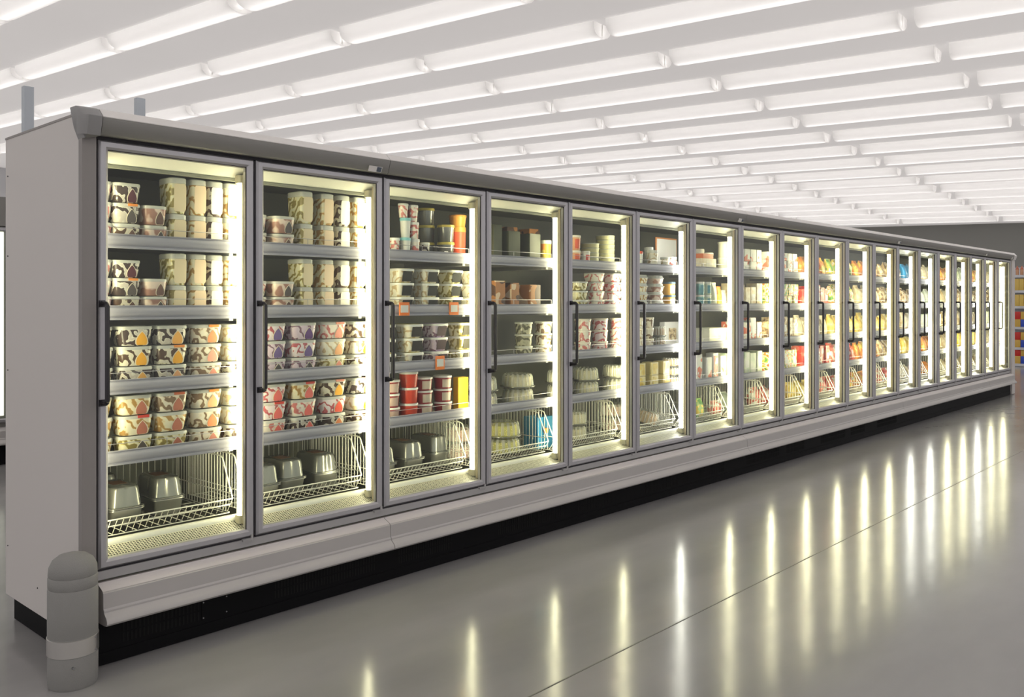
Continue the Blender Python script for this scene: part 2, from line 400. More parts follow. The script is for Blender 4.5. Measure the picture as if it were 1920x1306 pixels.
def make_shelf(case, x0, x1, k):
    a, b = x0+.012, x1-.012; z = SHZ[k]
    mb = MB(); mb.box(a, b, .124, .60, z-.012, z); mb.box(a+.01, a+.03, .15, .66, z-.035, z-.012); mb.box(b-.03, b-.01, .15, .66, z-.035, z-.012)
    s = mb.build('shelf', M['shelf'], case, smooth=False)
    t = RAILZ[k]; c0, c1 = x0+.012, x1-.012
    prof = [(.124, t), (.118, t)] + [(.119-.007*math.sin(math.pi*q/8), t-.003-.043*q/8) for q in range(0, 9)] + [(.117, t-.050), (.124, t-.050)]
    r = MB(); r.prism(prof, c0, c1); r.box(c0, c1, .1155, .124, t-.0005, t+.003); r.box(c0, c1, .113, .124, t-.056, t-.050)
    r.build('price_rail', M['rail'], s)
    g = MB(); zz = t+.029
    g.tube([(c0+.004, .128, zz), (c1-.004, .128, zz)], .0014, 5)
    for x in (c0+.004, (c0+c1)/2, c1-.004): g.tube([(x, .128, t-.02), (x, .128, zz)], .0014, 5)
    g.build('guard_rail', M['thinwire'], s)

def make_case(n, i0, i1, label, first=False, last=False, name='freezer_case'):
    xa, xb = DX[i0], DX[i1]
    c = thing(name, (0, 0, 0), label, 'freezer', 'run of freezer cases')
    m = MB(); m.box(xa, xb, .03, DEPTH, 2.06, 2.10); m.box(xa, xb, .03, .10, 2.02, 2.06); m.build('roof_panel', M['panel'], c, smooth=False)
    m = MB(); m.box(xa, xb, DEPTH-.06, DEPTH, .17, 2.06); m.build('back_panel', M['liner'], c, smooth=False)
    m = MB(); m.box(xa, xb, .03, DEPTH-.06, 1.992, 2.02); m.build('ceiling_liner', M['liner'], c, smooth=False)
    m = MB(); m.prism([(.034, 1.990), (.034, 1.984), (.135, 1.952), (.150, 1.952), (.150, 1.990)], xa, xb); m.build('top_duct', M['linerw'], c, smooth=False)
    m = MB(); m.box(xa, xb, .130, .152, 1.938, 1.951); m.build('duct_lip', M['lens'], c, smooth=False)
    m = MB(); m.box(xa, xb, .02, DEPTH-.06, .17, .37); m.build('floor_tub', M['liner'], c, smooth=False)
    e = .0015
    m = MB(); m.prism(HEAD, xa+e, xb-e); hd = m.build('header', M['header'], c)
    m = MB(); m.prism([(-.0515, 2.099), (-.0525, 2.102), (-.018, 2.1335), (.03, 2.137), (.03, 2.132), (-.018, 2.129)], xa+e, xb-e); m.build('canopy_lit_face', M['canopy'], hd)  # paler overlay paints the lit look of the slanted top face
    m = MB(); m.box(xa, xb, .001, .029, 2.022, 2.034); m.build('header_gasket', M['gasket'], c, smooth=False)
    m = MB(); m.box(xa, xb, -.001, .029, .333, .366); m.build('sill', M['sill'], c)
    m = MB(); m.box(xa, xb, .004, .026, .366, .372); m.build('sill_gasket', M['gasket'], c, smooth=False)
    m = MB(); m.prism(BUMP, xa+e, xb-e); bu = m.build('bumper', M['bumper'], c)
    m = MB(); m.prism([(.02, .3225), (-.004, .3235), (-.0065, .3195), (-.047, .3013), (-.048, .2995), (.02, .318)], xa+e, xb-e); m.build('bumper_lit_top', M['bumper_lit_top'], bu)  # lighter overlay paints the light falling on the sloped bumper top
    kx0 = xa-.03 if first else xa
    m = MB(); m.box(kx0, xb, .006, .03, .004, .174); m.box(kx0, xb, .002, .006, .004, .050)
    if first: m.box(kx0, kx0+.02, .03, DEPTH-.03, .004, .12)
    kp = m.build('kick_panel', M['black'], c, smooth=False)
    m = MB()
    for d in range(i0, i1):
        a, b = DX[d], DX[d+1]; L0, L1 = a+.10, a+.10+(b-a)*(.5 if d % 2 == 0 else .8)
        x = L0
        while x < L1 and d < 12:
            for z in (.070, .112): m.box(x, x+.006, .0045, .0066, z, z+.034)
            x += .0165
        if m.f: m.build('vent_grille', M['slot'], kp, smooth=False)
        m = MB()
    if first:
        m = MB(); m.box(.44, .56, .003, .006, .065, .15)
        m.build('access_plate', M['black'], kp)
        m = MB()
        for x in (.447, .553):
            for z in (.075, .14): m = MB(); m.tube([(x, .004, z), (x, .001, z)], .003, 8); m.build('screw', M['screw'], kp)
    for d in range(i0, i1):
        make_door(c, DX[d], DX[d+1], d)
        for k in range(4): make_shelf(c, DX[d], DX[d+1], k)
        m = MB(); a, b = DX[d]+.004, DX[d+1]-.004
        m.prism([(.030, .398), (.118, .428), (.118, .420), (.030, .390)], a, b); m.build('air_grille', M['grille'], c, smooth=False)
        m = MB(); m.prism([(.119, .424), (.119, .440), (.124, .447), (.150, .447), (.150, .424)], a, b); m.build('grille_lip', M['linerw'], c)
    # mullions with a tube behind each
    for d in ([i0] if first else [])+list(range(i0+1, i1+1)):
        x = DX[d]-.014 if d not in (0,) else .035
        xc = DX[d] if d else .014
        m = MB(); m.box(xc-.022, xc+.022, .050, .066, .37, 1.99); m.mi = 1; m.box(xc-.019, xc+.019, .0365, .0495, .38, 1.98); mu = m.build('mullion', [M['mull'], M['gasket']], c)
        if d == 19: x = DX[d]-.03
        m = MB(); m.box(x-.010, x+.010, .066, .0735, .42, 1.96)
        for z in (.418, 1.925): m.loft([rrect(.022, .022, .009, zz, 3, x, .0925) for zz in (z, z+.035)])
        m.build('tube_socket', M['socket'], mu)
        m = MB(); m.tube([(x, .0925, .453), (x, .0925, .46), (x, .0925, 1.918), (x, .0925, 1.925)], .0195, 14)
        m.build('light_tube', M['tube_cool'] if d in (6, 13, 14, 17) else M['tube'], c)
    if first:
        m = MB(); m.box(-.045, .004, .0, DEPTH, .113, 2.112); ep = m.build('end_panel', M['panel'], c, smooth=False)
        m = MB(); m.box(-.0465, .006, -.003, .03, .15, 2.04); m.build('front_post', M['post'], c)
        m = MB(); m.box(-.047, .0, .02, DEPTH+.002, 2.112, 2.121); m.build('edge_trim', M['post'], c)
        m = MB()
        for y, z in ((.80, 1.95), (.80, 1.1), (.80, .33), (.45, .22), (.80, 1.6)): m = MB(); m.tube([(-.0445, y, z), (-.0475, y, z)], .003, 8); m.build('screw', M['gasket'], ep)
        m = MB()
        ring = lambda X, g, lo: [(X, y*g if y < 0 else y, z) for y, z in ((.035, lo), (-.030, lo), (-.046, 2.028), (-.060, 2.070), (-.066, 2.098), (-.040, 2.124), (-.01, 2.136), (.05, 2.136))]
        m.loft([ring(.004, 1, 2.028), ring(-.046, 1, 2.016), ring(-.062, .7, 2.06), ring(-.070, .3, 2.10)])
        m.build('corner_cap', M['cap'], c)
    if last:
        m = MB(); m.box(xb+.002, xb+.012, .036, .76, .38, 1.985); m.build('end_liner', M['linerw'], c)
        m = MB(); m.box(xb+.002, xb+.16, -.02, .03, .01, 2.10); m.build('front_post', M['panel'], c)
        m = MB(); m.box(xb+.10, xb+.16, .03, DEPTH, .01, 2.11); m.build('end_panel', M['panel'], c)
        m = MB(); m.loft([[(x_, y*g, z) for y, z in ((.03, 2.03), (-.04, 2.03), (-.06, 2.09), (-.02, 2.135), (.03, 2.138))] for x_, g in ((xb, 1), (xb+.12, 1), (xb+.165, .6))]); m.build('corner_cap', M['canopy'], c)
    m = MB(); xd = xb-.085
    m.prism([(-.0375, 2.036), (-.049, 2.060), (-.053, 2.060), (-.041, 2.034)], xd-.045, xd+.035); pl = m.build('display', M['canopy'], c)
    m = MB(); m.prism([(-.0425, 2.038), (-.0515, 2.057), (-.0545, 2.057), (-.0440, 2.036)], xd+.004, xd+.030); m.build('display_window', M['display'], pl)
    return c
make_case(0, 0, 2, 'white two-door freezer case at the near left end of the run', first=True)
make_case(1, 2, 7, 'five-door freezer case joined right of the near two-door case')
make_case(2, 7, 12, 'five-door freezer case in the middle of the run')
make_case(3, 12, 17, 'five-door freezer case just before the far end case')
make_case(4, 17, 19, 'two-door freezer case closing the far right end', last=True)

# ---------------------------------------------------------------- wire baskets
def make_basket(d):
    x0, x1 = DX[d]+.030, DX[d+1]-.030
    o = thing('wire_basket', (x0, 0, 0), 'white wire basket at the bottom behind the %s door from left' % ORD[d], 'basket', 'wire baskets at the bottom of the freezer')
    W = x1-x0; r = .0024
    m = MB()
    m.tube([(0, .140, .520), (W, .140, .520)], r*1.3, 6); m.tube([(0, .160, .491), (W, .160, .491)], r*1.2, 6)
    n = int(W/.026) if d < 10 else int(W/.045)
    for i in range(n+1): x = i*W/n; m.tube([(x, .139, .520), (x, .186, .455)], r*.7, 4)
    m.build('front_rail', M['wire'], o)
    m = MB()
    for i in range(int(W/.05)+1): m.tube([(i*.05, .168, .455), (i*.05, .64, .455)], r*.8, 4)
    for y in (.17, .33, .48, .64): m.tube([(0, y, .452), (W, y, .452)], r, 5)
    m.build('floor_grid', M['wire'], o)
    for x in (0, W):
        m = MB()
        m.tube([(x, .66, .455), (x, .66, .700), (x, .25, .700), (x, .228, .692), (x, .150, .540), (x, .140, .520)], r*1.5, 6)
        m.tube([(x, .66, .54), (x, .150, .54)], r, 5); m.tube([(x, .168, .455), (x, .66, .455)], r, 5)
        y = .64
        while y > .19:
            m.tube([(x, y, .455), (x, y, .700 if y > .232 else .540+(y-.150)*1.95)], r*.75, 4); y -= .026
        m.tube([(x, .300, .52), (x, .300, .712), (x, .291, .722), (x, .280, .722), (x, .272, .712), (x, .272, .52)], r*1.2, 5)
        m.build('side_grid', M['wire'], o)
    if d < 10:
        m = MB()
        m.tube([(0, .66, .70), (W, .66, .70)], r, 5)
        for i in range(int(W/.03)+1): m.tube([(i*.03, .66, .455), (i*.03, .66, .70)], r*.75, 4)
        m.build('back_grid', M['wire'], o)
for d in range(19): make_basket(d)

# ---------------------------------------------------------------- products (origin: bottom centre, front towards -Y)
def dims(*a): return tuple(round(x, 3) for x in a)
LEAF = [(0, 1.0), (.20, .80), (.36, .56), (.44, .32), (.42, .10), (.34, 0), (-.34, 0), (-.42, .10), (-.44, .32), (-.36, .56), (-.20, .80)]
def tub_body(w_, d_, h, r=.028, tp=.84):
    m = MB(); k = lambda f, z: rrect(w_/2*f, d_/2*f, r, z)
    m.loft([k(tp*.94, 0), k(tp, h*.05), k(tp+.10, h*.55), k(.97, h*.84)]); return m
def front_patch(m, pts, w_, d_, h, cx, z0, sx, sz, tp=.84, off=.0012):
    """flat piece lying on the sloping front of a tub"""
    def yy(z):
        f = tp+(.97-tp)*min(1, max(0, z/(h*.84))); return -d_/2*f-off
    b = len(m.v); n = len(pts)
    for p in pts: z = z0+p[1]*sz; m.v.append((cx+p[0]*sx, yy(z)-.0006, z))
    m.quad(*range(b, b+n))
def lid_mesh(w_, d_, h, mtl, r=.03, wavy=0):
    m = MB(); k = lambda f, z: rrect(w_/2*f, d_/2*f, r, z)
    m.loft([k(.975, h*.80), k(1.0, h*.80), k(1.0, h*.90), k(.985, h*.955), k(.93, h*.965), k(.91, h*.94)]); return m.mesh('lid', mtl)

def swirl_tub(loc, lab, grp, w_=.148, d_=.12, h=.083, sw=0, leaf=ORG, rz=0, seal=None, cat='tub'):
    o = thing('ice_cream_tub', loc, lab, cat, grp, rz); D = dims(w_, d_, h)
    obj('body', cached(('tb', D, sw), lambda: tub_body(w_, d_, h).mesh('body', SW[sw])), o)
    obj('lid', cached(('tl', D), lambda: lid_mesh(w_, d_, h, M['lid'])), o)
    if leaf:
        def f():
            m = MB(); cx = w_*.14
            front_patch(m, [(p[0]*1.16, p[1]*1.06) for p in LEAF], w_, d_, h, cx, h*.03, w_*.37, h*.66, off=.001)
            m.mi = 1; front_patch(m, LEAF, w_, d_, h, cx, h*.03, w_*.36, h*.66, off=.0022)
            return m.mesh('sticker', [M['cream'], plain(leaf)], False)
        s = obj('sticker', cached(('lf', D, leaf), f), o)
    if seal:
        obj('seal', cached(('sl', D, seal), lambda: MB().box(0, w_*.33, -d_/2-.003, -d_/2+.02, h*.84, h*.965).mesh('seal', plain(seal))), o)
    return o
def tall_tub(loc, lab, grp, w_=.078, d_=.15, h=.155, sw=3, lbl=(.84, .70, .48), rz=0):
    o = thing('tall_tub', loc, lab, 'tub', grp, rz); D = dims(w_, d_, h)
    def body():
        m = MB(); k = lambda f, z: rrect(w_/2*f, d_/2*f, .018, z)
        m.loft([k(.84, 0), k(.88, h*.04), k(.95, h*.6), k(.96, h*.88)]); return m.mesh('body', SW[sw])
    obj('body', cached(('tt', D, sw), body), o)
    def lid():
        m = MB(); k = lambda f, z: rrect(w_/2*f, d_/2*f, .02, z)
        m.loft([k(.96, h*.82), k(1.0, h*.83), k(.99, h*.90), k(1.0, h*.96), k(.9, h*.99), k(.88, h*.96)]); return m.mesh('lid', M['lid'])
    obj('lid', cached(('ttl', D), lid), o)
    def lb():
        m = MB(); pts = [(p[0], p[1]) for p in rrect(.5, .5, .16, 0)]
        front_patch(m, [(x, y+.5) for x, y in pts], w_, d_, h/.84*.84, .004, h*.06, w_*.74, h*.76, tp=.90); return m.mesh('label_sticker', plain(lbl), False)
    obj('label_sticker', cached(('ttb', D, lbl), lb), o)
    return o
def deli_tub(loc, lab, grp, w_=.13, d_=.13, h=.075, sw=8, window=(.05, .05, .045), band=YEL, rz=0):
    o = thing('ice_cream_tub', loc, lab, 'tub', grp, rz); D = dims(w_, d_, h)
    obj('body', cached(('db', D, sw), lambda: tub_body(w_, d_, h, .022, .76).mesh('body', SW[sw])), o)
    obj('lid', cached(('tlw', D), lambda: lid_mesh(w_, d_, h, M['white_pl'])), o)
    sq = [(-.5, 0), (.5, 0), (.56, 1), (-.5, 1)]
    obj('sleeve', cached(('dw', D, window), lambda: (lambda m: (front_patch(m, sq, w_, d_, h, w_*.02, h*.08, w_*.52, h*.70, tp=.76), m.mesh('sleeve', plain(tuple(c*.35 for c in window), .75), False))[1])(MB())), o)
    obj('lid_band', cached(('dk', D, band), lambda: MB().box(-w_*.3, w_*.18, -d_*.45, d_*.45, h*.955, h*.985).mesh('lid_band', plain(band))), o)
    return o
def round_tub(loc, lab, grp, r=.065, h=.09, m_=None, lid=(.80, .78, .74), tp=.84, rz=0, name='round_tub', panel=None, ring=None):
    o = thing(name, loc, lab, 'tub' if name == 'round_tub' else name.replace('_', ' '), grp, rz); D = dims(r, h, tp)
    def body():
        m = MB(); m.loft([circ(r*tp*.95, 0), circ(r*tp, h*.03), circ(r*.96, h*.88)]); return m.mesh('body', m_)
    obj('body', cached(('rb', D, m_.name), body), o)
    def ld():
        m = MB(); m.loft([circ(r*.955, h*.85), circ(r, h*.86), circ(r, h*.96), circ(r*.97, h), circ(r*.9, h*.985)]); return m.mesh('lid', M['lid'] if lid is None else plain(lid))
    obj('lid', cached(('rl', D, lid), ld), o)
    if panel:
        def pn():
            m = MB(); n = 8; b = 0
            for zf in (.12, .74):
                f = tp+(.96-tp)*zf/.88
                for i in range(n+1): a = math.radians(-135+70*i/n); m.v.append(((r*f+.001)*math.cos(a), (r*f+.001)*math.sin(a), h*zf))
            for i in range(n): m.quad(i, i+1, n+2+i, n+1+i)
            return m.mesh('label_sticker', plain(panel), True)
        obj('label_sticker', cached(('rp', D, panel), pn), o)
    return o
def cake_dome(loc, lab, grp, r=.105, h=.085, cake=(.80, .72, .50), rz=0, tilt=0, base=None):
    o = thing('cake_box', loc, lab, 'cake', grp, rz); D = dims(r, h)
    if tilt: o.rotation_euler = (tilt, .1, rz)
    def tray():
        m = MB(); m.loft([circ(r*.86, 0, 40), circ(r*.97, h*.10, 40), circ(r, h*.12, 40), circ(r, h*.15, 40), circ(r*.95, h*.15, 40)]); return m.mesh('tray', base or M['smoke'])
    obj('tray', cached(('ct', D, base.name if base else 0), tray), o)
    obj('cake', cached(('cc', D, cake), lambda: MB().loft([circ(r*.76, h*.13, 36), circ(r*.77, h*.16, 36), circ(r*.77, h*.68, 36), circ(r*.73, h*.76, 36)]).mesh('cake', plain(cake, .7))), o)
    def dome():
        m = MB(); n = 72
        m.loft([circ(r*.96, h*.15, n), circ(r*.90, h*.19, n, -.006, 1), circ(r*.88, h*.5, n, -.006, 1), circ(r*.84, h*.84, n, -.005, 1), circ(r*.74, h*.96, n), circ(r*.3, h*1.0, n)], cap0=False)
        for k in range(1, 4):
            for i in range(0, n, 4): m.m[k*n+i] = 1; m.m[k*n+i+1] = 1       # whiter faces paint the highlights along the ribs of the dome
        return m.mesh('dome', [M['dome'], M['dome_rib_highlight']])
    obj('dome', cached(('cd', D), dome), o)
    return o
def loaf_pan(loc, lab, grp, w_=.135, d_=.24, h=.145, rz=0, cool=0):
    o = thing('loaf_pan', loc, lab, 'foil pan', grp, rz); D = dims(w_, d_, h); a, b = w_/2, d_/2
    def pan():
        m = MB(); m.loft([rrect(a*.72, b*.80, .015, 0), rrect(a*.78, b*.84, .02, h*.04), rrect(a*.90, b*.93, .022, h*.40), rrect(a, b, .025, h*.41), rrect(a, b, .025, h*.435)]); return m.mesh('pan', M['foil'])
    obj('pan', cached(('lp', D), pan), o)
    def lid():
        m = MB(); n = 10
        def rr(f, g, z, rib):
            base = rrect(a*f, b*g, .03, z, 4); out = []
            K = 8; N = len(base)
            for i in range(N):
                p, q = Vector(base[i]), Vector(base[(i+1) % N]); L = (q-p).length
                k = K if L > .03 else 1
                for t in range(k):
                    v = p.lerp(q, t/k)
                    if k > 1 and rib and t in (3, 4, 5): v = Vector((v.x*(1-rib), v.y*(1-rib), v.z))
                    out.append(tuple(v))
            return out
        m.loft([rr(1.03, 1.02, h*.45, 0), rr(1.03, 1.02, h*.48, 0), rr(.90, .92, h*.49, 0), rr(.86, .90, h*.60, .03), rr(.80, .87, h*.90, .04), rr(.74, .83, h*.97, .03), rr(.62, .75, h*1.0, 0)]); return m.mesh('lid', M['smoke'])
    obj('lid', cached(('ll', D), lid), o)
    def lbl():
        m = MB(); m.box(-a*.4, a*.4, -b*.3, b*.35, h*1.0, h*1.006); return m.mesh('label_sticker', M['brown'])
    obj('label_sticker', cached(('lb', D), lbl), o)
    return o
def carton(loc, lab, grp, w_=.1, d_=.1, h=.15, m_=None, face=None, rz=0, name='carton', top=None, fx=.8, fz=.7, cat='box'):
    o = thing(name, loc, lab, cat, grp, rz); D = dims(w_, d_, h)
    def body():
        m = MB(); r = min(.003, w_/8); m.loft([rrect(w_/2-.001, d_/2-.001, r, 0, 1), rrect(w_/2, d_/2, r, .002, 1), rrect(w_/2, d_/2, r, h-.002, 1), rrect(w_/2-.001, d_/2-.001, r, h, 1)]); return m.mesh('box_body', m_)
    obj('box_body', cached(('cb', D, m_.name), body), o)
    if face: obj('printed_panel', cached(('cf', D, face.name, fx, fz), lambda: MB().box(-w_/2*fx, w_/2*fx, -d_/2-.0015, -d_/2-.0003, h*(1-fz)/2, h*(1+fz)/2).mesh('printed_panel', face, False)), o)
    if top: obj('flap', cached(('cv', D, top.name), lambda: MB().prism([(-d_/2, h), (0, h+.022), (d_/2, h)], -w_/2*.98, w_/2*.98).mesh('flap', top, False)), o)
    return o
def bag(loc, lab, grp, w_=.12, d_=.06, h=.19, m_=None, lean=0, rz=0, seed=0, label=None):
    o = thing('food_bag', loc, lab, 'bag', grp, rz); D = dims(w_, d_, h)
    o.rotation_euler = (lean, 0, rz)
    def body():
        rr = random.Random(seed+5); m = MB(); rings = []
        for t, fw, fd in ((0, .90, .45), (.05, .96, .8), (.25, 1, 1), (.55, .98, .92), (.80, .94, .6), (.92, .93, .18), (1, .97, .07)):
            rg = rrect(w_/2*fw, d_/2*fd, .03*fd+.001, h*t, 3)
            rings.append([(x*(1+rr.uniform(-.03, .03)), y*(1+rr.uniform(-.12, .12)), z) for x, y, z in rg])
        m.loft(rings); return m.mesh('pouch', m_)
    obj('pouch', cached(('bg', D, m_.name, seed % 4), body), o)
    def sealm():
        m = MB(); m.box(-w_/2*.97, w_/2*.97, -.0025, .0025, h*.95, h*1.03); return m.mesh('top_seal', label or m_)
    obj('top_seal', cached(('bs', D, (label or m_).name), sealm), o)
    return o
def clamshell(loc, lab, grp, w_=.13, d_=.11, h=.06, m_=None, rz=0):
    o = thing('clamshell_box', loc, lab, 'tub', grp, rz); D = dims(w_, d_, h)
    obj('body', cached(('kb', D, m_.name), lambda: MB().loft([rrect(w_/2*.80, d_/2*.8, .02, 0), rrect(w_/2*.84, d_/2*.84, .02, .004), rrect(w_/2*.95, d_/2*.95, .02, h*.62)]).mesh('body', m_)), o)
    obj('lid', cached(('kl', D), lambda: MB().loft([rrect(w_/2, d_/2, .02, h*.60), rrect(w_/2, d_/2, .02, h*.68), rrect(w_/2*.9, d_/2*.9, .02, h*.72), rrect(w_/2*.84, d_/2*.84, .02, h*.98)]).mesh('lid', M['lid'])), o)
    return o

SHELF = ['top shelf', 'second shelf', 'third shelf', 'fourth shelf', 'basket']
def lvl(i, n):      # i counted from the bottom
    if n == 1: return 'alone in'
    if i == n-1: return 'top of'
    if i == 0: return 'bottom of'
    if n == 3: return 'middle of'
    k = n-1-i
    return {1: 'second down', 2: 'third down', 3: 'fourth down', 4: 'fifth down', 5: 'sixth down', 6: 'seventh down'}[k]+' in'
def place_label(i, n, stack, k, d):
    return '%s %s stack, %s, %s door' % (lvl(i, n), ORD[stack], SHELF[k], ORD[d])
FY = .150            # plane of the product fronts
def stack(fn, d, k, s, X, n, step, look, grp, depth, z=None, jit=.0, per=None, fy=FY, **kw):
    """n equal things piled up at X on shelf k behind door d; s counts the stacks from the left"""
    zz = (SHZ[k] if k < 4 else .458) if z is None else z
    for i in range(n):
        q = dict(kw)
        if per: q.update(per[n-1-i] if isinstance(per, list) else per)
        lk = q.pop('look', look)
        fn((X+R.uniform(-jit, jit), fy+depth/2+R.uniform(0, .004)+(i*0), zz+i*step), lk+', '+place_label(i, n, s, k, d), grp, rz=R.uniform(-.03, .03), **q)

LEAFN = {}
def lf(name, rgb): LEAFN[name] = rgb; return rgb
L_OR = lf('orange', (.86, .42, .03)); L_AM = lf('amber', (.80, .42, .10)); L_CO = lf('coral', (.80, .28, .12)); L_PK = lf('pink', (.78, .32, .24))
L_TE = lf('terracotta', (.48, .17, .11)); L_GR = lf('dark grey', (.10, .085, .08)); L_PL = lf('plum', (.10, .03, .04)); L_PU = lf('purple', (.12, .05, .20)); L_VI = lf('violet', (.17, .12, .30))
L_RO = lf('rose', (.80, .17, .15)); L_RD = lf('red', (.80, .10, .05)); L_BR = lf('brown', (.16, .09, .07)); L_TN = lf('tan', (.82, .42, .20))
def leafp(c, sw, seal=None):
    nm = [k for k, v in LEAFN.items() if v == c][0]
    return dict(look='tub with %s leaf sticker' % nm, leaf=c, sw=sw, seal=seal)
SG = 'ice cream tubs with leaf stickers'
TG = 'tall tubs with cream labels'

def top_two(d, cols, tall):
    for k in (0, 1):
        for s, (px, n, per, ww) in enumerate(cols):
            stack(swirl_tub, d, k, s, wx(px, FY)-ww/2, n, .0835 if k == 0 else .0745, 'tub with dark leaf sticker', SG, .12, w_=ww, h=.083 if k == 0 else .074, per=per)
        for s, (px, sw, lb) in enumerate(tall):
            tall_stack(d, k, s+len(cols), wx(px, FY)-.036, sw, lb)
def tall_stack(d, k, s, X, sw, lb):
    # a full tub on top of a shorter one
    for i, (h, z) in enumerate((((.138, 0), (.157, .1385)) if k == 0 else ((.121, 0), (.137, .1215)))):
        tall_tub((X, FY+.075, SHZ[k]+z), 'tall tub with %s label, %s' % (lb[0], place_label(i, 2, s, k, d)), TG, w_=.074, d_=.13, h=h, sw=sw, lbl=lb[1], rz=R.uniform(-.02, .02))
LB_C = ('beige', (.78, .66, .44)); LB_W = ('white', (.88, .84, .74)); LB_P = ('peach', (.84, .66, .46)); LB_K = ('pale cream', (.86, .76, .58))

# --- first door
top_two(0, [(215, 3, [leafp(L_RD, 4), leafp(L_CO, 4), leafp(L_CO, 5)], .13),
            (268, 3, [leafp(L_PL, 1), leafp(L_GR, 1, ORG), leafp(L_BR, 0)], .118),
            (318, 2, [leafp(L_BR, 6), leafp(L_GR, 6)], .105)],
        [(354, 7, LB_C), (391, 3, LB_P), (422, 0, LB_W), (453, 3, LB_K)])
for k, rows in ((2, [[leafp(L_OR, 0)]*3, [leafp(L_OR, 1), leafp(L_OR, 0), leafp(L_AM, 1)], [leafp(L_AM, 1), leafp(L_OR, 0, ORG), leafp(L_TN, 1)], [leafp(L_CO, 2, ORG), leafp(L_PK, 2), leafp(L_PK, 2)], [leafp(L_OR, 8), leafp(L_CO, 8), leafp(L_PK, 0)]]),
                (3, [[leafp(L_TE, 3)]*3, [leafp(L_TE, 3), leafp(L_TE, 3, RED), leafp(L_GR, 7)], [leafp(L_TE, 2, (.6, .15, .06)), leafp(L_TE, 3), leafp(L_TE, 7)], [leafp(L_TN, 2, ORG), leafp(L_CO, 2), leafp(L_PK, 2)], [leafp(L_OR, 8), leafp(L_CO, 8), leafp(L_PK, 0)]])):
    for s, px in enumerate((216, 290, 356, 420, 480)):
        stack(swirl_tub, 0, k, s, wx(px, FY)-.071, 3, .0835, '', SG, .12, per=rows[s], w_=.143, h=.0835, jit=.002)
# --- second door
top_two(1, [(505, 2, [leafp(L_GR, 4), leafp(L_BR, 2)], .12), (557, 2, [leafp(L_GR, 6), leafp(L_BR, 6)], .12)],
        [(591, 7, LB_C), (630, 3, LB_P), (660, 0, LB_W), (690, 3, LB_K)])
for k, rows in ((2, [[leafp(L_VI, 5), leafp(L_VI, 9), leafp(L_GR, 9)], [leafp(L_PU, 9), leafp(L_VI, 5), leafp(L_GR, 9)], [leafp(L_PK, 4, L_PK), leafp(L_TN, 8), leafp(L_PK, 7)], [leafp(L_TN, 0), leafp(L_OR, 2), leafp(L_OR, 0)]]),
                (3, [[leafp(L_RO, 5), leafp(L_RO, 5, RED), leafp(L_RO, 4)], [leafp(L_RO, 3, RED), leafp(L_RO, 4), leafp(L_RO, 1)], [leafp(L_OR, 0, L_PK), leafp(L_RD, 5), leafp(L_CO, 1)], [leafp(L_CO, 1, L_PK), leafp(L_OR, 8), leafp(L_OR, 0)]])):
    for s, px in enumerate((541, 598, 653, 705)):
        stack(swirl_tub, 1, k, s, wx(px, FY)-.073, 3, .0835, '', SG, .12, per=rows[s], w_=.147, h=.0835, jit=.002)
# --- pans in the first three baskets
for d, pans in ((0, [(205, .24), (275, .24), (352, .30)]), (1, [(531, .22), (578, .26), (640, .27)]), (2, [(748, .22), (800, .24), (847, .29)])):
    for s, (px, fy) in enumerate(pans):
        X = wx(px, fy)-.075
        loaf_pan((X, fy+.12, .458), 'foil loaf pan with smoky lid, %s from left in the basket, %s door' % (ORD[s], ORD[d]), 'foil loaf pans in the baskets', w_=.15, h=.165, rz=R.uniform(-.06, .02))
        if d == 0 and s == 0:
            loaf_pan((X+.16, fy+.36, .458), 'foil loaf pan with brown lid top behind the front pans, first door', 'foil loaf pans in the baskets', w_=.15, h=.18)
# --- third door
G3 = 'tubs with dark windows behind the third door'
def at3(px, fy=FY): return wx(px, fy)
cups = [(756, .028, .10, SW[4], (.8, .8, .76), 0, 'small pink striped cup'), (777, .030, .105, M['white_pl'], (.25, .60, .65), 0, 'white tumbler with blue lid'), (793, .026, .10, SW[4], (.8, .78, .74), 0, 'pink swirled cup'), (812, .027, .085, SW[1], (.78, .78, .70), 0, 'small brown swirled cup')]
for s, (px, r, h, m_, l, _, nm) in enumerate(cups):
    round_tub((wx(px, FY)-r, FY+r+.01, SHZ[0]), nm+', %s from left, front of top shelf, third door' % ORD[s], 'small cups on the top shelf of the third door', r, h, m_, l, .78, name='cup')
for s, (px, z, r, h, m_, l, nm) in enumerate([(777, .106, .030, .105, M['white_pl'], (.25, .60, .65), 'white tumbler with blue lid standing on another'), (772, .212, .028, .075, SW[4], (.8, .8, .76), 'pink swirled cup topmost on the white tumblers'), (792, .101, .027, .09, SW[4], (.8, .8, .76), 'pink swirled cup in the middle of its stack'), (791, .192, .031, .092, SW[4], (.8, .78, .74), 'pink swirled cup crowning the second stack')]):
    round_tub((wx(px, FY)-r, FY+r+.01, SHZ[0]+z), nm+', third door', 'small cups on the top shelf of the third door', r, h, m_, l, .78, name='cup')
for i in range(3):
    round_tub((wx(828, .25)-.05, .275+.05, SHZ[0]+i*.098), 'smoky bucket with yellow lid, %s back stack, top shelf, third door' % lvl(i, 3), 'yellow lidded buckets', .048, .097, M['smoke'], (.62, .50, .10), .86, name='bucket')
for i in range(2):
    round_tub((wx(859, .17)-.05, .17+.05, SHZ[0]+i*.098), 'smoky bucket with yellow lid, %s front pair, top shelf, third door' % lvl(i, 2), 'yellow lidded buckets', .050, .097, M['smoke'], (.62, .50, .10), .86, name='bucket')
round_tub((wx(880, .19)-.045, .19+.05, SHZ[0]), 'tall red bucket with orange lid beside yellow lidded buckets, third door', None, .048, .19, plain((.72, .10, .04)), (.62, .28, .05), .9, name='bucket')
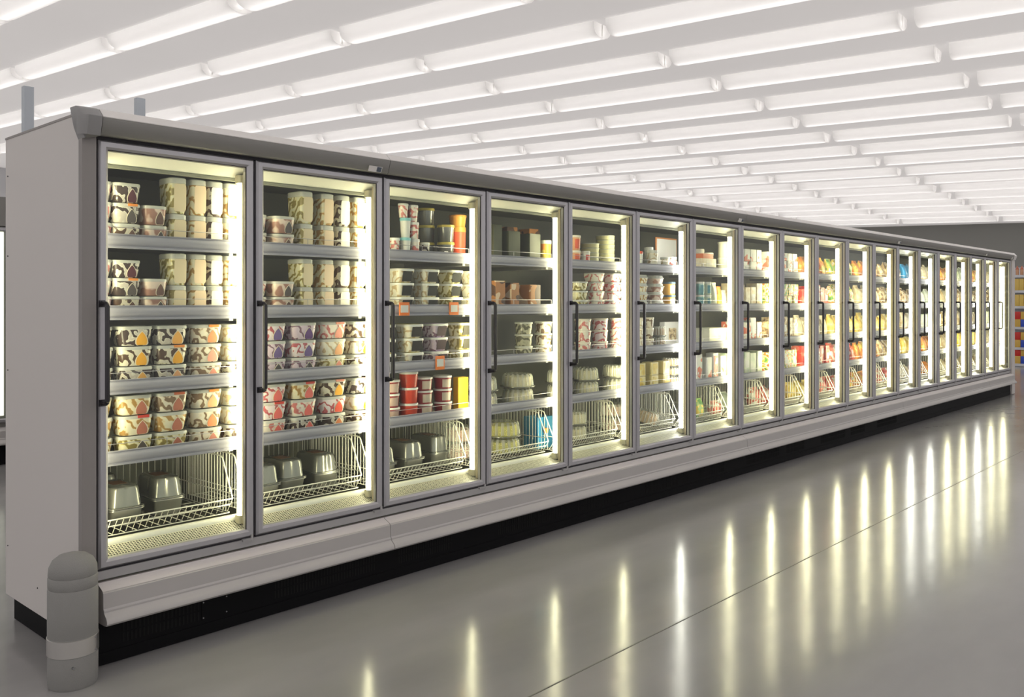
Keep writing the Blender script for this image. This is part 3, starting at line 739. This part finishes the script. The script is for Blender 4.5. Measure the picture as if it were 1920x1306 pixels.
round_tub((wx(880, .19)-.045, .19+.05, SHZ[0]+.19), 'orange bucket standing on the tall red bucket, third door', None, .052, .07, plain((.62, .28, .05)), (.62, .28, .05), .8, name='bucket')
carton((wx(837, .135), .136, SHZ[0]), 'small white price card standing before the yellow lidded buckets', None, .03, .003, .042, M['white'], name='price_card', cat='card')
for s, px in enumerate((781, 828, 872, 915)):
    stack(deli_tub, 2, 1, s, wx(px, FY)-.062, 3, .0765, 'tub with dark window', G3, .13, w_=.126, h=.077, sw=(8, 8, 7, 8)[s], window=(.06, .06, .05), band=(.55, .48, .12), jit=.002)
for s, (px, win, bd, nm) in enumerate(((747, (.05, .04, .03), (.5, .45, .10), 'olive'), (799, (.06, .045, .03), (.5, .45, .10), 'olive'), (845, (.20, .11, .12), (.22, .10, .32), 'purple'), (892, (.22, .20, .15), (.5, .45, .1), 'olive'))):
    stack(deli_tub, 2, 2, s, wx(px, FY)-.062, 3, .0765, 'tub with %s lid band' % nm, G3, .13, w_=.126, h=.077, sw=(8, 8, 9, 7)[s], window=win, band=bd, jit=.002)
RT = 'round tubs on the fourth shelf of the third door'
mr1, mr2 = plain((.66, .07, .035), .3), plain((.28, .03, .035), .3)
for s, (px, n, m_, pn, nm) in enumerate(((759, 3, mr2, (.55, .40, .34), 'maroon round tub'), (793, 3, mr1, None, 'red round tub'), (820, 3, mr2, (.60, .50, .40), 'maroon round tub'), (856, 3, mr2, (.62, .52, .42), 'maroon round tub'))):
    stack(round_tub, 2, 3, s, wx(px, FY)-.055, n, .073+(.012 if s == 1 else 0), nm, RT, .11, r=.053, h=.073+(.012 if s == 1 else 0), m_=m_, panel=pn, tp=.86)
carton((wx(880, .17)-.03, .21, SHZ[3]), 'yellow box leaning at the right of fourth shelf, third door', None, .075, .05, .20, plain((.70, .46, .03)), rz=-.1)
for (px, k, nm) in ((759, 1, 'left'), (852, 1, 'right')):
    carton((wx(px, .104), .108, RAILZ[1]-.055), 'orange price card hanging on %s of second shelf rail, third door' % nm, 'orange price cards', .072, .004, .070, M['orange_card'], M['white'], name='price_card', fx=.72, fz=.55, cat='card')
carton((wx(826, .104), .108, RAILZ[2]-.055), 'orange price card hanging on the third shelf rail, third door', 'orange price cards', .068, .004, .075, M['orange_card'], M['white'], name='price_card', fx=.72, fz=.55, cat='card')
# --- fourth door
for s, (px, ww, hh) in enumerate(((943, .075, .22), (977, .105, .19), (1015, .105, .185))):
    carton((wx(px, .17)-ww/2, .17+.07, SHZ[0]), 'dark olive package, %s from left on top shelf, fourth door' % ORD[s], 'dark packages on the top shelf', ww, .13, hh, PR['olive'], name='food_package', cat='package')
for s, px in enumerate((973, 1014)):
    carton((wx(px, .33)-.05, .33+.06, SHZ[0]), 'tall brown package behind the olive ones, %s of two, fourth door' % ('left', 'right')[s], 'dark packages on the top shelf', .10, .10, .235, PR['pastry'], name='food_package', cat='package')
round_tub((wx(1040, FY)-.04, FY+.045, SHZ[0]), 'peach cup at right end of top shelf, fourth door', None, .04, .15, PR['orange'], (.6, .6, .5), .85, name='cup')
for s, (px, ww) in enumerate(((949, .09), (975, .075), (1015, .10))):
    carton((wx(px, FY)-ww/2, FY+.07, SHZ[1]), 'picture printed pastry box, %s from left, second shelf, fourth door' % ORD[s], 'printed pastry boxes', ww, .13, .175-.01*s, PR['pastry'], face=PR['pastry'], fx=.9, fz=.9)
for s, (px, n) in enumerate(((1007, 3), (1043, 3))):
    stack(round_tub, 3, 2, s, wx(px, FY)-.058, n, .074, 'cream swirled round tub', 'swirled round tubs', .115, r=.057, h=.074, m_=SW[10 if s == 0 else 2], lid=(.72, .72, .62), tp=.84)
CK = 'domed cakes'
def dome_stack(d, k, s, px, n, r=.10, h=.094, cake=(.80, .72, .50), fy=FY, nm='cream', **kw):
    stack(cake_dome, d, k, s, wx(px, fy)-r, n, h*1.01, 'ribbed dome over %s cake' % nm, CK, 2*r, fy=fy, r=r, h=h, cake=cake, **kw)
dome_stack(3, 3, 0, 950, 2, .105); dome_stack(3, 3, 1, 1018, 2, .112)
dome_stack(3, 4, 0, 995, 2, .125, .10, (.72, .66, .12), fy=.19, nm='yellow')
carton((wx(1040, .22)-.07, .30, .458), 'bright blue box behind the wire divider in the basket, fourth door', None, .15, .12, .20, PR['blue'], rz=0)
round_tub((wx(1033, .19)-.02, .215, .56), 'orange ball shaped cup before the blue box, fourth door', None, .018, .03, plain(ORG), ORG, .8, name='cup')
# --- fifth door
for i in range(2): round_tub((wx(1096, FY)-.045, FY+.05, SHZ[0]+i*.10), 'peach cup with white lid, %s left stack, top shelf, fifth door' % lvl(i, 2), 'peach cups', .042, .099, plain((.74, .38, .20)), (.82, .78, .68), .82, name='cup', panel=(.70, .12, .06))
round_tub((wx(1112, FY)-.035, FY+.04, SHZ[0]), 'clear cup with red print beside the peach cups, fifth door', None, .034, .10, M['white_pl'], None, .8, name='cup', panel=(.6, .08, .06))
for s, (px, n, fy, r) in enumerate(((1131, 6, .18, .065), (1161, 8, .19, .068))):
    stack(round_tub, 4, 0, s+2, wx(px, fy)-r, n-1, .032, 'flat pale round tub', 'flat round tubs', 2*r, fy=fy, r=r, h=.031, m_=plain((.55, .52, .30)), lid=None, tp=.93)
for s, px in enumerate((1106, 1137, 1170)):
    stack(swirl_tub, 4, 1, s, wx(px, FY)-.06, 4 if s else 3, .062, 'shallow swirled tub', 'shallow swirled tubs', .12, w_=.12, h=.062, sw=(7, 4, 5)[s], leaf=None)
for s, px in enumerate((1116, 1147, 1180)):
    stack(round_tub, 4, 2, s, wx(px, FY)-.058, 3, .078, 'pink marbled round tub', 'pink marbled round tubs', .116, r=.057, h=.078, m_=SW[(4, 5, 4)[s]], lid=(.82, .76, .66), tp=.86)
dome_stack(4, 3, 0, 1085, 2, .09); dome_stack(4, 3, 1, 1137, 2, .10); dome_stack(4, 3, 2, 1190, 2, .10)
dome_stack(4, 4, 0, 1112, 2, .085, .10, fy=.22); dome_stack(4, 4, 1, 1190, 2, .11, .10, (.74, .45, .38), fy=.27, nm='pink')
dome_stack(2, 4, 3, 905, 2, .10, .10, (.74, .42, .36), fy=.27, nm='pink')
# --- sixth door
carton((wx(1272, .32)-.15, .34, SHZ[0]+.03), 'white framed board with orange edge standing behind the cups, sixth door', None, .30, .012, .23, plain((.75, .30, .10)), M['white'], name='framed_board', fx=.92, fz=.90, cat='board')
for s, (px, r, h, m_, l) in enumerate(((1207, .03, .125, M['white_pl'], (.7, .1, .05)), (1216, .03, .12, M['white_pl'], (.7, .1, .05)), (1237, .045, .14, SW[8], None), (1246, .035, .17, M['white_pl'], (.8, .8, .76)), (1258, .036, .095, SW[8], None), (1272, .045, .10, SW[4], None))):
    round_tub((wx(px, FY)-r+.02, FY+r+.005+(.09 if s in (1, 3) else 0), SHZ[0]), '%s, %s from left, top shelf, sixth door' % (('white cup with red lid', 'white cup with red lid', 'clear swirled cup', 'white cup', 'small cream cup', 'pink swirled cup')[s], ORD[s]), 'cups on the top shelf of the sixth door', r, h, m_, l, .82, name='cup')
for s, px in enumerate((1218, 1248)):
    stack(clamshell, 5, 1, s, wx(px, FY)-.062, 4, .061, 'clear swirled pot', 'clear swirled pots', .11, w_=.124, h=.062, m_=SW[(3, 6)[s]])
for i in range(2): round_tub((wx(1272, FY)-.05, FY+.055, SHZ[1]+i*.10), 'orange printed round tub, %s right stack, second shelf, sixth door' % lvl(i, 2), 'orange printed round tubs', .052, .099, plain((.80, .46, .10)), (.10, .16, .22), .9, panel=(.80, .70, .5))
for s, px in enumerate((1213, 1232)):
    stack(round_tub, 5, 2, s, wx(px, FY)-.048, 3, .078, 'cream round tub', 'cream round tubs', .10, r=.048, h=.078, m_=SW[(8, 2)[s]], lid=(.84, .78, .64), tp=.82)
carton((wx(1278, .30)-.11, .34, SHZ[2]), 'white box with brown flower print, third shelf, sixth door', None, .22, .05, .19, M['white'], PR['tan'], fx=.5, fz=.5)
for i in range(2): cake_dome((wx(1262, .17)-.075, .26, SHZ[2]+i*.085), 'clear petal shaped dessert, %s pair on third shelf, sixth door' % lvl(i, 2), 'petal desserts', .07, .08, (.30, .18, .10))
for s, px in enumerate((1212, 1236, 1257)):
    for i in range(2): carton((wx(px, FY)-.045, FY+.05, SHZ[3]+i*.096), 'yellow striped box, '+place_label(i, 2, s, 3, 5), 'yellow striped boxes', .088, .09, .094, plain((.80, .68, .34)), PR['yellow'], fx=.7, fz=.8)
for s, px in enumerate((1285,)): dome_stack(5, 3, 3, px, 3, .08, .068, (.75, .45, .16), nm='amber')
cake_dome((wx(1245, .25)-.10, .35, .475), 'ribbed clear dome tipped over in the basket, sixth door', CK, .10, .10, (.62, .42, .24), tilt=.25)
# --- seventh door
for s, (px, h) in enumerate(((1325, .19), (1342, .165))):
    round_tub((wx(px, .26)-.05, .26+.05, SHZ[0]+(.06 if s == 0 else 0)*0), 'white bucket with blue mark, %s from left, back of top shelf, seventh door' % ORD[s], 'white buckets', .05, h, plain((.78, .76, .62)), (.80, .78, .66), .94, name='bucket', panel=(.10, .12, .32))
for i in range(2): round_tub((wx(1375, .17)-.055, .17+.055, SHZ[0]+i*.13), 'white bucket, %s right stack, top shelf, seventh door' % lvl(i, 2), 'white buckets', .055, .129, plain((.80, .80, .66)), (.82, .82, .70), .94, name='bucket')
carton((wx(1343, FY)-.11, FY+.06, SHZ[0]), 'long beige printed carton on top shelf, seventh door', None, .24, .11, .105, PR['beige'], M['cream'], fx=.3, fz=.6)
carton((wx(1341, FY)-.09, FY+.06, SHZ[0]+.106), 'flat orange box lying on the beige carton, seventh door', None, .16, .10, .038, plain((.74, .20, .07)))
for s, (px, m_) in enumerate(((1310, PR['red']), (1325, PR['teal']), (1338, PR['mint']))):
    for i in range(2): round_tub((wx(px, FY)-.038, FY+.045, SHZ[1]+i*.105), 'printed round carton, '+place_label(i, 2, s, 1, 6), 'teal and white round cartons', .040, .103, m_, (.78, .78, .70) if s else (.25, .10, .08), .95, panel=((.12, .30, .34) if s else None))
for s, px in enumerate((1352, 1361, 1370)):
    bag((wx(px, FY)-.035, FY+.05, SHZ[1]), 'slim pale bag, %s of three at right of second shelf, seventh door' % ORD[s], 'slim pale bags', .065, .05, .20-.03*s, PR['mint' if s != 1 else 'orange'], seed=s)
carton((wx(1366, .17)-.15, .25, SHZ[2]), 'large white box filling the third shelf, seventh door', None, .32, .16, .135, plain((.84, .82, .66)), PR['beige'], fx=.12, fz=.3)
for s, px in enumerate((1318, 1336, 1348, 1362)):
    carton((wx(px, FY)-.04, FY+.04, SHZ[3]), 'white dessert box with red print, %s from left, fourth shelf, seventh door' % ORD[s], 'white dessert boxes', .08, .07, .22-.03*(s % 2), M['white'], PR['white_red' if s != 2 else 'red'], fx=.8, fz=.8)
bag((wx(1318, .24), .30, .46), 'brown and green bag in the basket behind seventh door', None, .13, .09, .15, PR['green'])
bag((wx(1352, .24), .30, .46), 'red and beige bag in the basket behind seventh door', None, .14, .09, .11, PR['red'])
# --- eighth door onwards: what the picture lets one see of each shelf
TH = {7: [('carton', 'white_red', 2), ('carton', 'beige', 1), ('carton', 'white_red', 1), ('carton', 'mint', 1)],
      8: [('carton', 'white_red', 3), ('carton', 'fruit', 2), ('carton', 'tan', 1), ('carton', 'fruit', 1)],
      9: [('bag', 'orange', 1), ('carton', 'red', 1), ('bag', 'beige', 1), ('carton', 'red', 1)],
      10: [('bag', 'green', 1), ('bag', 'fruit', 1), ('bag', 'yellow', 1), ('bag', 'red', 1)],
      11: [('bag', 'orange', 1), ('bag', 'beige', 1), ('bag', 'yellow', 1), ('bag', 'orange', 1)],
      12: [('bag', 'tan', 1), ('bag', 'tan', 1), ('bag', 'yellow', 1), ('bag', 'tan', 1)],
      13: [('bag', 'blue', 1), ('bag', 'tan', 1), ('bag', 'beige', 1), ('bag', 'yellow', 1)],
      14: [('bag', 'beige', 1), ('bag', 'mint', 1), ('carton', 'mint', 1), ('bag', 'orange', 1)],
      15: [('bag', 'orange', 1), ('bag', 'beige', 1), ('bag', 'tan', 1), ('bag', 'beige', 1)],
      16: [('bag', 'mint', 1), ('bag', 'tan', 1), ('bag', 'beige', 1), ('carton', 'yellow', 1)],
      17: [('bag', 'orange', 1), ('bag', 'tan', 1), ('bag', 'beige', 1), ('carton', 'yellow', 1)],
      18: [('bag', 'beige', 1), ('bag', 'tan', 1), ('carton', 'mint', 1), ('bag', 'beige', 1)]}
PN = dict(white_red='white and red', fruit='fruit printed', orange='orange', green='green and orange', tan='brown and tan', red='red printed', yellow='yellow', blue='blue', mint='pale green', beige='beige')
for d, rows in TH.items():
    x0, x1 = DX[d]+.05, DX[d+1]-.05
    for k, (kind, m_, lv) in enumerate(rows):
        n = 6 if kind == 'carton' else 5
        step = (x1-x0)/n
        skip = (2, 1, 1, 0)[k] if d == 7 else 0       # that much of the shelf is taken by the neighbour's goods
        for s_ in range(skip, n):
            s = s_-skip; X = x0+step*(s_+.5)
            if kind == 'carton':
                H = .225/lv-.008 if lv > 1 else R.uniform(.17, .215)
                for i in range(lv):
                    lb = ('%s carton, ' % PN[m_])+(place_label(i, lv, s, k, d) if lv > 1 else '%s from left, %s, %s door' % (ORD[s], SHELF[k], ORD[d]))
                    carton((X, FY+.06+R.uniform(0, .02), SHZ[k]+i*(H+.002)), lb, 'printed cartons behind the far doors', step*.9, .11, H, PR[m_], M['white'] if (s+i) % 2 else None, fx=.6, fz=.3, rz=R.uniform(-.05, .05))
            else:
                bag((X, FY+.07+R.uniform(0, .03), SHZ[k]+.001), '%s bag, %s from left, %s, %s door' % (PN[m_], ORD[s], SHELF[k], ORD[d]), 'food bags behind the far doors', step*.94, .10, R.uniform(.18, .225), PR[m_], lean=-.06, rz=R.uniform(-.15, .15), seed=s+k)
    bm2 = ['mint', 'red', 'yellow', 'red', 'orange', 'red', 'beige', 'orange', 'beige', 'tan', 'yellow', 'tan'][d-7]
    for s in range(2 if d == 7 else 3):
        X = x0+.10+.2*(s+(1 if d == 7 else 0))
        bag((X, .34, .46), '%s bag, %s from left in the basket, %s door' % (PN[bm2], ORD[s], ORD[d]), 'bags in the baskets', .15, .10, .16, PR[bm2], lean=-.15, rz=R.uniform(-.3, .3), seed=s)

# ---------------------------------------------------------------- bollard before the near corner
bo = thing('bollard', (-.104, -.067, 0), 'short grey bollard with a steel band at the near corner of the freezers', 'bollard')
r = .085
m = MB(); prof = [(r-.004, .0), (r, .01), (r, .115), (r-.001, .118), (r, .121), (r, .180), (r-.001, .183), (r, .186), (r, .352), (r-.003, .356), (r-.001, .360), (r-.001, .395), (r-.004, .399), (r-.002, .403), (r-.004, .43), (r-.016, .455), (r-.036, .470), (.02, .478)]
m.loft([circ(a, z, 40) for a, z in prof]); m.build('post', M['bollard'], bo)
m = MB(); m.loft([circ(a, z, 40) for a, z in ((r+.0005, .118), (r+.0025, .119), (r+.0025, .179), (r+.0005, .180))]); sb = m.build('steel_band', M['band'], bo)
m = MB(); m.tube([(-.03, -r+.008, .085), (-.03, -r-.003, .085)], .005, 8)
for z in (.128, .170): m.tube([(.050, -.066, z), (.053, -.073, z)], .003, 8)
m.build('bolt', M['screw'], bo)

# ---------------------------------------------------------------- freezer case across the next aisle (left edge of the picture)
c2 = thing('freezer_case', (wx(3, 4.92)+.10, 4.9, 0), 'second freezer case glimpsed behind the end panel at far left', 'freezer')
m = MB(); m.box(-2.6, 0, .03, .8, .3, 2.2); m.box(-2.6, 0, .0, .05, 2.05, 2.3); m.build('body', M['header'], c2)
m = MB(); m.box(-2.6, 0, .0, .8, .0, .17); m.build('kick_panel', M['black'], c2)
m = MB(); m.prism([(y, z) for y, z in BUMP], -2.6, 0); m.build('bumper', M['bumper'], c2)
for i in range(3):
    a = -2.55+.85*i
    m = MB(); frame_ring(m, a, a+.83, .36, 2.04, .036, -.01, .02); d_ = m.build('door', M['alu'], c2)
    m = MB(); m.box(a+.03, a+.80, .0, .003, .39, 2.01); m.build('glass_pane', M['glass'], d_)
    for e in (.06, .75): m = MB(); m.tube([(a+e, .022, .42), (a+e, .022, 2.0)], .018, 8); m.build('light_tube', M['tube_soft'], c2)

# ---------------------------------------------------------------- shelving with groceries beyond the far end
RX = 20.0
rk = thing('store_shelving', (RX, .2, 0), 'white grocery shelving beyond the far end of the freezers', 'shelving')
levels = [.06, .41, .853, 1.30, 1.64, 1.97]
m = MB(); m.box(.45, .50, -1.8, 1.6, 0, 2.15); m.build('back_board', M['shelfwhite'], rk, smooth=False)
m = MB(); m.box(.02, .45, -1.8, 1.6, 0, .03); m.build('base', M['shelfwhite'], rk, smooth=False)
for z in levels:
    m = MB(); m.box(0, .45, -1.8, 1.6, z-.028, z-.001); sh = m.build('shelf', M['shelfwhite'], rk, smooth=False)
    m = MB(); m.box(-.01, 0, -1.8, 1.6, z-.048, z+.006); m.build('price_rail', M['shelfwhite'], sh, smooth=False)
mred, myel, mblu, mpk, mpeach = plain((.60, .03, .02)), plain((.66, .42, .08)), plain((.03, .08, .50)), plain((.74, .52, .12)), plain((.62, .34, .20))
for i in range(8):
    y = 1.40-.088*i
    o = round_tub((RX+.06, y, 1.97), 'peach bottle with red cap, %s from the freezers, top of the distant shelving' % ORD[i], 'bottles on the distant shelving', .034, .15, mpeach, (.55, .16, .10), .95, name='bottle')
    obj('neck', cached('neck', lambda: MB().loft([circ(.030, .145), circ(.014, .175), circ(.013, .20)]).mesh('neck', plain((.60, .20, .12)))), o)
    for k, z in ((1, 1.64), (2, 1.30)):
        carton((RX+.07, y, z), 'yellow pack, %s from the freezers, %s yellow row of the distant shelving' % (ORD[i], ('', 'upper', 'lower')[k]), 'yellow packs on the distant shelving', .10, .083, .255, mpk)
for r_, z in enumerate((.06, .41, .853)):
    for i in range(6):
        y = 1.385-.112*i
        for q in range(2):
            cn, mm = ((('yellow', myel), ('red', mred)), (('blue', mblu), ('yellow', myel)))[i % 2][q]
            carton((RX+.09, y, z+q*.166), '%s box, %s column from the freezers, %s layer, %s box row of the distant shelving' % (cn, ORD[i], ('lower', 'upper')[q], ('bottom', 'middle', 'top')[r_]), 'boxes on the distant shelving', .14, .108, .165, mm)

# ---------------------------------------------------------------- blue uprights far behind the run
for (X, Y, h_, nm) in ((wx(52, 15.2), 15.2, 5.6, 'left'), (wx(262, 15.2), 15.2, 5.75, 'right')):
    p = thing('rack_upright', (X, Y, 0), 'pale blue steel upright standing far behind, %s of two' % nm, 'post', 'blue uprights')
    m = MB(); m.box(-.09, .09, -.07, .07, .02, h_); m.build('column', M['blue_steel'], p)
    m = MB(); m.box(-.15, .15, -.15, .15, 0, .02); m.build('base_plate', M['blue_steel'], p)
